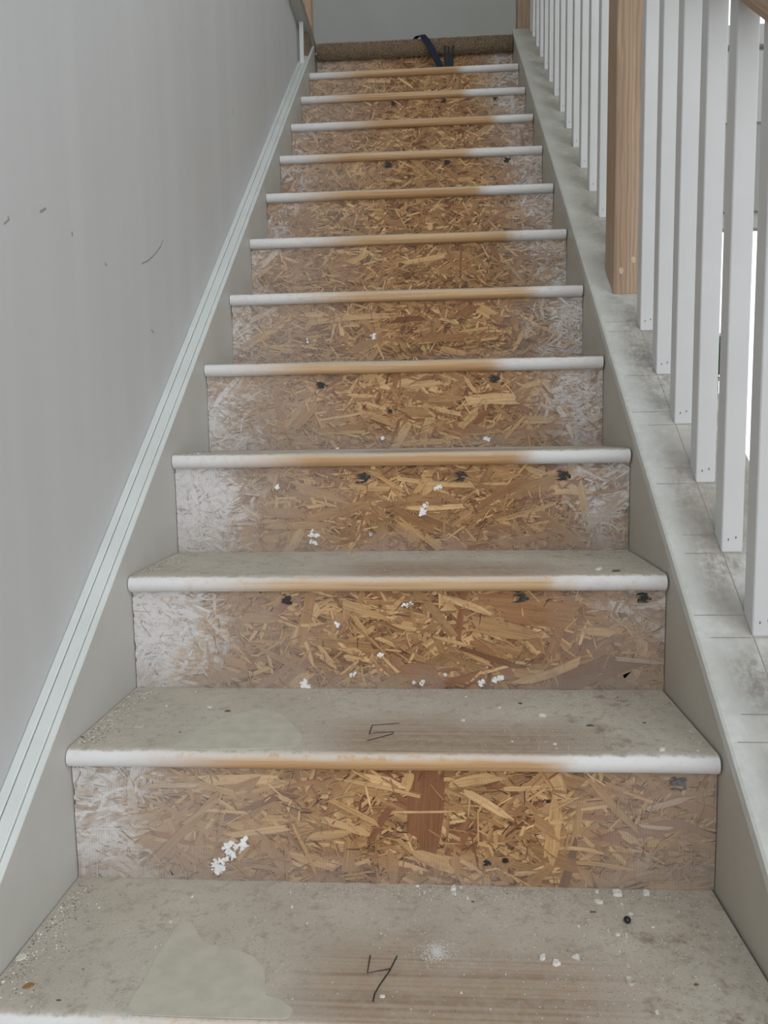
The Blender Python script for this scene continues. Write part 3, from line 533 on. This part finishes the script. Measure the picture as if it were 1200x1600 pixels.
# plaster smears and black residue stuck to the risers
for (n, pts, rad) in SMEARS:
    rng = random.Random(int(pts[0][0] * 1e5)); yf = n * RUN + OVER - 0.0024
    v, f = [], []
    for a, b in zip(pts, pts[1:] + pts[-1:]):
        for q in range(12):
            t = rng.random(); cx = a[0] + (b[0] - a[0]) * t + rng.gauss(0, rad * 0.4); cz = a[1] + (b[1] - a[1]) * t + rng.gauss(0, rad * 0.4)
            rr = rad * rng.uniform(0.25, 0.85); kk = rng.randint(9, 14); ph = rng.uniform(0, 6); el = rng.uniform(0.35, 0.9); an = rng.uniform(0, 3.14)
            pl = []
            for i in range(kk):
                q2 = rr * rng.uniform(0.35, 1.2); u, w = q2 * math.cos(ph + 6.283 * i / kk), el * q2 * math.sin(ph + 6.283 * i / kk)
                pl.append((cx + u * math.cos(an) - w * math.sin(an), max(cz + u * math.sin(an) + w * math.cos(an), (n - 1) * RISE + 0.0005)))
            vv, ff = blob_prism(pl, yf + 0.001, yf - rng.uniform(0.0002, 0.0012)); bb = len(v)
            v += vv; f += [tuple(i + bb for i in q2) for q2 in ff]
    o = link('plaster_smear', mesh('plaster_smear', v, f), 'plaster', risers[n]); o['label'] = 'white plaster smear'
for (n, x, z, rad) in DARKS:
    rng = random.Random(int(x * 1e5)); yf = n * RUN + OVER - 0.0024; z = min(z, n * RISE - TH - 0.003)
    v, f = [], []
    for q in range(34):
        if q < 12:
            kk = 7; rr = rad * rng.uniform(0.08, 0.24); cx = x + rng.gauss(rad * 0.2, rad * 0.28); cz = z + rng.gauss(0, rad * 0.22); ph = rng.uniform(0, 6)
            pl = [(cx + rr * rng.uniform(0.6, 1.2) * math.cos(ph + 6.283 * i / kk), cz + rr * rng.uniform(0.6, 1.2) * math.sin(ph + 6.283 * i / kk)) for i in range(kk)]
        else:
            cz = z + rng.uniform(-0.6, 0.6) * rad; L = rad * rng.uniform(0.5, 1.0); h = rad * rng.uniform(0.04, 0.08); cx = x + rng.uniform(-0.7, 0.2) * rad
            pl = [(cx - L / 2, cz), (cx, cz - h), (cx + L / 2, cz), (cx, cz + h)]
        pl = [(a, min(b, n * RISE - TH - 0.0005)) for a, b in pl]
        vv, ff = blob_prism(pl, yf + 0.001, yf - rng.uniform(0.0003, 0.0012)); bb = len(v)
        v += vv; f += [tuple(i + bb for i in q2) for q2 in ff]
    o = link('dark_residue', mesh('dark_residue', v, f), 'grey_residue' if abs(x - 0.817) < 0.03 and n == 5 else 'black_residue', risers[n]); o['label'] = 'black bristly glue residue'

# pencilled numbers, filler patches, powder patch
for n, strokes, nm in ((4, FOUR, 'pencilled_number_four'), (5, FIVE, 'pencilled_number_five')):
    v, f = [], []
    for pts in strokes:
        a, b = ribbon(pts, 0.0016); bb = len(v)
        v += [(p_.x, p_.y + n * RUN, n * RISE + 0.0012) for p_ in a]; f += [tuple(i + bb for i in q) for q in b]
    o = link('pencilled_number', mesh('pencilled_number', v, f), 'pencil', treads[n]); o['label'] = 'pencilled number ' + str(n)
for n, pts in ((4, PATCH4), (5, PATCH5)):
    rng = random.Random(n); q = []
    for i in range(len(pts)):   # soften the outline
        a, b = Vector(pts[i]), Vector(pts[(i + 1) % len(pts)])
        for t in (0.0, 0.33, 0.66): q.append(a.lerp(b, t) + Vector((rng.gauss(0, 0.0012), rng.gauss(0, 0.0012))))
    q = [(q[i - 1] + q[i] * 2 + q[(i + 1) % len(q)]) / 4 for i in range(len(q))]
    kk = len(q)
    v = [(a.x, a.y + n * RUN, n * RISE + 0.0008) for a in q] + [(a.x, a.y + n * RUN, n * RISE - 0.0005) for a in q]
    me = mesh('filler_patch', v, [tuple(range(kk))] + [(i, kk + i, kk + (i + 1) % kk, (i + 1) % kk) for i in range(kk)])
    bm = bmesh.new(); bm.from_mesh(me); bmesh.ops.recalc_face_normals(bm, faces=bm.faces[:])
    if max(bm.faces, key=lambda c_: len(c_.verts)).normal.z < 0: bmesh.ops.reverse_faces(bm, faces=bm.faces[:])
    bm.to_mesh(me); bm.free()
    o = link('filler_patch', me, 'filler', treads[n]); o['label'] = 'smooth pale filler patch'
SPLIT = {}
def flakes(rows, z, mat, name, parent, seed):
    rng = random.Random(seed); v, f = [], []
    for ri, (x, y, r_) in enumerate(rows):
        SPLIT[ri] = len(f)
        kk = rng.randint(4, 6); ph = rng.uniform(0, 6); b = len(v); h = r_ * rng.uniform(0.3, 0.9)
        for i in range(kk):
            a = ph + 6.283 * i / kk; q = r_ * rng.uniform(0.6, 1.2); v.append((x + q * math.cos(a), y + q * math.sin(a), z))
        v.append((x, y, z + h))
        f += [(b + i, b + (i + 1) % kk, b + kk) for i in range(kk)]
    return link(name, mesh(name, v, f), mat, parent)
rng = random.Random(3); px_, py_ = POWDER[0][1:]
rows = []
for i in range(1100):
    a = rng.uniform(0, 6.283); q = abs(rng.gauss(0, 0.5)); q *= 1 + 0.35 * math.sin(2 * a + 1); rows.append((px_ + 0.021 * q * math.cos(a) + rng.gauss(0, 0.002), py_ + 4 * RUN + 0.028 * q * math.sin(a), rng.uniform(0.0003, 0.0010)))
o = tag(flakes(rows, 4 * RISE + 0.0002, 'powder', 'powder_patch', treads[4], 4), 'round patch of white powder', kind='stuff')

# ================================================================ RAILING
rail = empty('stair_railing', (CAPX - 0.09, 2.0, SL * 2.0))
tag(rail, 'white square-baluster stair railing with oak posts on a scuffed sloping cap', 'railing')
cap = along_slope('cap_board', [(WID - 0.0015, CAPC - 0.022), (WID - 0.0015, CAPC - 0.003), (WID + 0.002, CAPC), (CAPX - 0.002, CAPC), (CAPX, CAPC - 0.003), (CAPX, CAPC - 0.022)], 0.1, 3.838, 'cap', rail)
BX, BW = 0.938, 0.032
def bal_mesh(c1):
    v = [(x, y, SL * y + c) for c in (0.0, c1) for (x, y) in ((0, 0), (BW, 0), (BW, BW), (0, BW))]
    me = bevelled(mesh('baluster', v, BOXF), 0.0022, 2)
    return me
bme = bal_mesh(0.85 - CAPC)
ys = [0.802, 0.926, 1.049, 1.172, 1.296, 1.419, 1.542, 1.665, 1.787, 1.912, 2.214, 2.342, 2.473, 2.602, 2.73, 2.859, 2.984, 3.115, 3.241, 3.364, 3.491, 3.608, 3.729, 3.800]
hv, hf = [], []
for hx, hz in ((0.010, 0.020), (0.021, 0.023)):
    b = len(hv); hv += [(hx + 0.0011 * math.cos(i * 0.7854), -0.0003, hz + 0.0022 * math.sin(i * 0.7854)) for i in range(8)]; hf.append(tuple(range(b + 7, b - 1, -1)) if b else tuple(range(7, -1, -1)))
hmesh = mesh('nail_hole', hv, hf)
for y in ys:
    b = link('baluster', bme, 'baluster_paint', rail, (BX, y, SL * y + CAPC))
    link('nail_hole', hmesh, 'nail_dark', b, (BX, y, SL * y + CAPC))
def post(x0, x1, y0, y1, zb, zt, parent):
    return box('newel_post', x0, x1, y0, y1, zb, zt, 'oak', parent, 0.003)
# the middle post stands on the sloping cap
v = [(x, y, SL * y + CAPC if zt is None else zt) for zt in (None, SL * 2.07 + 1.15) for (x, y) in ((0.908, 2.032), (0.996, 2.032), (0.996, 2.120), (0.908, 2.120))]
np_ = link('newel_post', bevelled(mesh('newel_post', v, BOXF), 0.0025), 'oak', rail)
for qx, qz in ((0.9245, 1.718), (0.9512, 1.741)):
    vv = [(qx + 0.0055 * math.cos(i * 0.5236), 2.0312, qz + 0.0075 * math.sin(i * 0.5236)) for i in range(12)]
    vv += [(a, 2.0335, b) for a, _, b in vv]
    link('wood_plug', mesh('wood_plug', vv, [tuple(range(12))] + [(i, 12 + i, 12 + (i + 1) % 12, (i + 1) % 12) for i in range(12)]), 'oak_plug', np_)
post(0.888, 0.978, 3.842, 3.932, 16 * RISE, 4.25, rail)
along_slope('handrail', [(0.924, 0.848), (0.984, 0.848), (0.990, 0.862), (0.990, 0.890), (0.978, 0.905), (0.930, 0.905), (0.918, 0.890), (0.918, 0.862)], 0.2, 2.035, 'rail_oak', rail)
along_slope('handrail', [(0.924, 0.848), (0.984, 0.848), (0.990, 0.862), (0.990, 0.890), (0.978, 0.905), (0.930, 0.905), (0.918, 0.890), (0.918, 0.862)], 2.117, 3.845, 'rail_oak', rail)
# pencilled setting-out lines on the cap
rng = random.Random(21)
for i, y in enumerate([y for y in ys if 1.0 < y < 1.95]):
    for e in (-0.0015, BW - 0.003):
        xa = WID + rng.uniform(0.004, 0.03); yy = y + e
        xb = BX + (0.002 if rng.random() < 0.6 else 0.0) + (0.09 if e < 0 else 0)
        q = [(xa, yy - 0.0004), (xb, yy - 0.0004), (xb, yy + 0.0005), (xa, yy + 0.0005)]
        link('pencil_line', mesh('pencil_line', [(a, b, SL * b + CAPC + 0.0004) for a, b in q], [(0, 1, 2, 3)]), 'pencil_faint', rail)
q = [(BX + 0.0015, 0.8), (BX + 0.0026, 0.8), (BX + 0.0026, 1.94), (BX + 0.0015, 1.94)]
link('pencil_line', mesh('pencil_line', [(a, b, SL * b + CAPC + 0.0005) for a, b in q], [(0, 1, 2, 3)]), 'pencil_faint', rail)

# oak post of the upper hall behind the ledge
o = tag(box('newel_post', -0.135, -0.046, 3.97, 4.06, 16 * RISE, 4.25, 'oak', None, 0.003), 'oak post on the landing at the far left, above the wall ledge', 'post')

# ================================================================ CARPET AND STRAP
cp = empty('carpet', (WID / 2, 3.9, 16 * RISE))
tag(cp, 'brown shaggy carpet edge rolled over the landing above the top step', 'carpet')
prof2 = []
YC, ZC, RC = 3.806, 3.0345, 0.034
for i in range(17):
    a = math.radians(-100 - 170 * i / 16); prof2.append((YC + RC * math.cos(a), ZC + RC * math.sin(a)))
prof2 += [(4.98, ZC + RC - 0.004), (4.98, 16 * RISE), (16 * RUN + 0.003, 16 * RISE), (16 * RUN + 0.003, ZC - 0.03)]
prism_x('backing', prof2, 0.004, WID - 0.004, 'carpet', cp)
rng = random.Random(12); tv, tf, tc = [], [], []
for i in range(9000):
    x = rng.uniform(0.005, WID - 0.005); a = math.radians(rng.uniform(-272, -98)); r0 = RC - 0.002; hh = rng.uniform(0.003, 0.0085)
    d = Vector((rng.gauss(0, 0.45), math.cos(a) + rng.gauss(0, 0.35), math.sin(a) + rng.gauss(0, 0.35))).normalized()
    c0 = Vector((x, YC + r0 * math.cos(a), ZC + r0 * math.sin(a))); t1 = d.orthogonal().normalized(); t2 = d.cross(t1); w = rng.uniform(0.0011, 0.0022); b = len(tv)
    for j in range(3):
        q = 2.094 * j; tv.append(c0 + (t1 * math.cos(q) + t2 * math.sin(q)) * w)
    tv.append(c0 + d * hh); tf += [(b, b + 1, b + 3), (b + 1, b + 2, b + 3), (b + 2, b, b + 3)]
    g = rng.choice([(0.36, 0.28, 0.19), (0.25, 0.18, 0.115), (0.42, 0.34, 0.25), (0.15, 0.10, 0.065)]); tc += [g] * 4
me = mesh('pile', tv, tf); ca = me.color_attributes.new('tone', 'FLOAT_COLOR', 'POINT'); ca.data.foreach_set('color', [q for c_ in tc for q in (*c_, 1)])
tag(link('pile', me, 'pile', cp), kind='stuff')

sp = empty('strap', (0.53, 3.74, 15 * RISE))
tag(sp, 'dark navy strap with black forked end hanging over the carpet roll', 'strap')
path = [(0.425, 3.84, 3.078, 0.012), (0.452, 3.795, 3.0815, 0.013), (0.468, 3.770, 3.070, 0.013), (0.486, 3.757, 3.045, 0.013), (0.506, 3.752, 3.010, 0.014), (0.527, 3.745, 2.965, 0.014), (0.545, 3.735, 2.92, 0.014), (0.556, 3.725, 2.853, 0.014)]
v, f = [], []
for (x, y, z, w) in path:
    v += [(x - w, y, z), (x + w, y - 0.002, z + 0.004), (x + w, y + 0.004, z + 0.006), (x - w, y + 0.006, z + 0.002)]
for i in range(len(path) - 1):
    for j in range(4): f.append((4 * i + j, 4 * i + (j + 1) % 4, 4 * i + 4 + (j + 1) % 4, 4 * i + 4 + j))
f += [(0, 3, 2, 1), tuple(4 * len(path) - 4 + j for j in range(4))]
me = mesh('webbing', v, f); bm = bmesh.new(); bm.from_mesh(me); bmesh.ops.recalc_face_normals(bm, faces=bm.faces[:]); bm.to_mesh(me); bm.free()
link('webbing', me, 'navy_webbing', sp)
bk = box('forked_end', 0.562, 0.602, 3.722, 3.736, 15 * RISE, 2.968, 'black_plastic', sp, 0.002)
for xx, lean, zt in ((0.563, -0.002, 3.004), (0.577, 0.0, 3.000), (0.592, 0.006, 3.003)):
    vv = box_v(xx, xx + 0.009, 3.724, 3.733, 2.966, zt); vv = [(a + (lean if c_ > 2.98 else 0), b, c_) for a, b, c_ in vv]
    link('prong', mesh('prong', vv, BOXF), 'black_plastic', bk)

# ================================================================ DEBRIS
plain('chip_white', (0.72, 0.71, 0.68), 0.7, 0.2, 0.12, 250)
MATS = {'w': 'chip_white', 'd': 'pale_dust_chip', 'k': 'dark_chip', 'b': 'brown_chip', 'oval': 'cream_disc', 'leaf': 'tan_leaf', 'bead': 'black_gloss', 'ring': 'pale_dust_chip'}
CHIP_LABELS = {
    13: 'largest white chip at the foot of the lowest riser, mid tread', 29: 'broad white flake against the lowest riser at right',
    30: 'white flake just right of the broad flake by the lowest riser', 31: 'long thin white flake behind the black bead, bottom tread',
    33: 'thin white chip just behind the black bead', 41: 'left of three white chips in a row on the bottom tread', 42: 'middle of three white chips in a row on the bottom tread',
    43: 'right of three white chips in a row on the bottom tread', 23: 'white chip just under the pencilled 4', 48: 'small white flake left of the broad flake by the lowest riser',
    11: 'white chip alone behind the filler patch on the bottom tread', 49: 'white chip near the right front of the bottom tread', 36: 'small white chip left of the black bead',
    46: 'pale speck of plaster nearest the right wall, bottom tread', 2: 'white crumb at the left front corner of the bottom tread', 6: 'white crumb against the left skirt, bottom tread',
    35: 'brown wood splinter left of the black bead', 51: 'brown wood splinter near the right wall, bottom tread',
    8: 'small dark crumb left of the filler patch, bottom tread', 9: 'dark crumb by the left nosing of the bottom tread', 19: 'dark crumb among white chips at the lowest riser', 47: 'tiny dark crumb near the right wall, bottom tread',
    7: 'flat beige flake right of the cream disc', 20: 'right of two beige crumbs behind the powder patch', 21: 'left of two beige crumbs behind the powder patch', 45: 'beige flake just behind the ring-shaped crumb',
    64: 'largest white flake on the tread marked 5, right of middle', 68: 'white flake at the right nosing of the tread marked 5', 75: 'white fleck right of the pencilled 5', 54: 'white crumb behind the filler patch, tread marked 5',
    55: 'white crumb at the back left of the tread marked 5', 69: 'white crumb in the right front corner, tread marked 5', 70: 'thin white sliver at the front of the tread marked 5',
    57: 'large beige flake left of the filler patch, tread marked 5', 71: 'beige crumb at the right of the tread marked 5',
    59: 'dark crumb in the left front corner, tread marked 5', 61: 'tiny dark crumb left of the filler patch, tread marked 5', 62: 'dark sliver at the back middle of the tread marked 5',
    65: 'dark crumb near the right wall, tread marked 5', 66: 'dark crumb at the back right of the tread marked 5', 67: 'largest dark crumb on the tread marked 5', 74: 'tiny dark speck at the front of the tread marked 5',
    78: 'dark sliver at the right front of the third tread up', 79: 'dark crumb against the right wall, third tread up'}
TN = {4: 'bottom tread', 5: 'tread marked 5', 6: 'third tread up'}
SPECIAL = {
    ('oval', 4): ('wood_disc', 'round cream disc on the bottom tread beside the left skirt', 'disc'),
    ('leaf', 4): ('wood_chip', 'brown leaf-shaped chip on the bottom tread near the left nosing', 'chip'),
    ('bead', 4): ('glass_bead', 'glossy black bead on the bottom tread at right', 'bead'),
    ('ring', 4): ('plaster_ring', 'pale ring-shaped crumb on the bottom tread at right', 'crumb')}
for i, (n, x, y, w, h, kd) in enumerate(CHIPS):
    rng = random.Random(500 + i); Z = n * RISE
    if kd in 'kb': w *= 0.75; h = min(h, w) * 0.55
    if n > 4: h = min(h, w * 0.9)
    x = min(max(x, w / 2 + 0.002), WID - 0.006 - w / 2); y = min(y, RUN + OVER - h / 2 - 0.004)
    cx, cy = x, y + n * RUN
    if kd == 'bead':
        bm = bmesh.new(); bmesh.ops.create_uvsphere(bm, u_segments=14, v_segments=8, radius=w / 2)
        for vt in bm.verts: vt.co = Vector((vt.co.x + cx, vt.co.y * 1.15 + cy, vt.co.z * 0.8 + Z + w * 0.4))
        me = bpy.data.meshes.new('glass_bead'); bm.to_mesh(me); bm.free(); me.polygons.foreach_set('use_smooth', [True] * len(me.polygons))
    else:
        kk = 14 if kd in ('oval', 'leaf', 'ring') else rng.randint(7, 11); ph = rng.uniform(0, 6.28)
        out = []
        for j in range(kk):
            a = (0 if kd == 'leaf' else ph) + 6.283 * j / kk
            q = 1.0 if kd in ('oval', 'ring') else (abs(math.cos(a)) ** 0.4 * 0.25 + 0.75) if kd == 'leaf' else rng.uniform(0.42, 1.15)
            px, py = w / 2 * q * math.cos(a), h / 2 * q * math.sin(a)
            if kd == 'leaf':
                py *= 1 - 0.5 * abs(math.cos(a)) ** 3; px, py = px * 0.87 - py * 0.5, px * 0.5 + py * 0.87
            out.append((px, py))
        tk = min(0.0035, 0.25 * min(w, h) + 0.0004)
        if kd in ('oval', 'leaf'): tk = 0.0015
        ti = (rng.uniform(0, 0.6) if kd == 'w' else 0.0)
        v = [(cx + a, cy + b, Z + 0.0001) for a, b in out] + [(cx + a * 0.85, cy + b * 0.85, Z + tk * (1 + ti * a / w * 2) * (0.45 if kd == 'd' else 1)) for a, b in out]
        f = [tuple(range(kk))[::-1]] + [(j, (j + 1) % kk, kk + (j + 1) % kk, kk + j) for j in range(kk)]
        if kd == 'ring':
            v += [(cx + a * 0.45, cy + b * 0.45, Z + tk * 0.3) for a, b in out]
            f += [(kk + j, kk + (j + 1) % kk, 2 * kk + (j + 1) % kk, 2 * kk + j) for j in range(kk)] + [tuple(range(2 * kk, 3 * kk))]
        else: f.append(tuple(range(kk, 2 * kk)))
        me = mesh('chip', v, f)
    if (kd, n) in SPECIAL:
        nm, lb, ct = SPECIAL[(kd, n)]; gp = None
    elif kd == 'w': nm, lb, ct, gp = 'plaster_chip', 'white plaster chip lying on the ' + TN[n], 'chip', 'white plaster chips on the ' + TN[n]
    elif kd == 'd': nm, lb, ct, gp = 'dust_chip', 'dull beige flake lying on the ' + TN[n], 'flake', 'beige flakes on the ' + TN[n]
    elif kd == 'k': nm, lb, ct, gp = 'dark_crumb', 'small dark crumb lying on the ' + TN[n], 'crumb', 'dark crumbs on the ' + TN[n]
    else: nm, lb, ct, gp = 'wood_splinter', 'small brown wood splinter lying on the ' + TN[n], 'splinter', 'brown splinters on the ' + TN[n]
    me.name = nm
    if i in CHIP_LABELS: lb = CHIP_LABELS[i]
    tag(link(nm, me, MATS[kd]), lb, ct, gp)
# uncountable grit, thick along the back and the ends of the lower treads
for n, cnt in ((4, 3200), (5, 2600), (6, 1800), (7, 900)):
    rng = random.Random(n * 11); dk, wt = [], []
    for i in range(cnt):
        q = rng.random()
        if q < 0.30: x, y = rng.uniform(0.3, 0.84), RUN + OVER - 0.006 - abs(rng.gauss(0, 0.018))
        elif q < 0.50: x, y = 0.005 + abs(rng.gauss(0, 0.02)), rng.uniform(0.02, RUN)
        elif q < 0.75: x, y = min(0.85, rng.gauss(0.72, 0.09)), rng.uniform(0.02, RUN)
        else: x, y = rng.uniform(0.02, 0.85), rng.uniform(0.02, RUN)
        (wt if rng.random() < 0.30 else dk).append((x, y + n * RUN, rng.uniform(0.0003, 0.0009) * (1.9 if 0.3 <= q < 0.5 and rng.random() < 0.3 else 1)))
    g = flakes(dk + wt, n * RISE + 0.0001, 'grit', 'grit', None, n)
    g.data.materials.append(M['plaster'])
    for pg in g.data.polygons:      # the white crumbs come after the brown ones in the mesh
        if pg.index >= SPLIT[len(dk)]: pg.material_index = 1
    tag(g, 'fine brown and white grit scattered over the ' + {**TN, 7: 'fourth tread up'}[n], 'grit', None, 'stuff')

# ================================================================ OUTSIDE THE GLAZED DOOR
structure(box('ground', -2.0, 14.0, 4.25, 22.0, -0.3, -0.15, 'dry_lawn'))
sh = empty('garden_shrub', (3.62, 9.0, -0.15))
tag(sh, 'dark green clipped shrub seen outside between the balusters', 'shrub')
vv = []
for zz, r_ in ((-0.15, 0.05), (0.9, 0.035), (2.0, 0.02)): vv += [(3.62 + r_ * math.cos(i * 1.0472), 9.0 + r_ * math.sin(i * 1.0472), zz) for i in range(6)]
link('trunk', mesh('trunk', vv, [(j * 6 + i, j * 6 + (i + 1) % 6, j * 6 + 6 + (i + 1) % 6, j * 6 + 6 + i) for j in range(2) for i in range(6)]), 'bark', sh)
rng = random.Random(77); lv, lf = [], []
for i in range(2500):
    d = Vector((rng.gauss(0, 1), rng.gauss(0, 1), rng.gauss(0, 1))).normalized() * rng.uniform(0.6, 1.0)
    c0 = Vector((3.62 + d.x * 0.30, 9.0 + d.y * 0.30, 2.10 + d.z * 0.26)); t1 = d.orthogonal().normalized(); t1.rotate(Matrix.Rotation(rng.uniform(0, 6.28), 3, d)); t2 = d.cross(t1).normalized(); b = len(lv)
    lv += [c0 - t1 * 0.028, c0 + t2 * 0.012 + d * 0.004, c0 + t1 * 0.028, c0 - t2 * 0.012 + d * 0.004]; lf.append((b, b + 1, b + 2, b + 3))
tag(link('foliage', mesh('foliage', lv, lf), 'leaf_green', sh), kind='stuff')
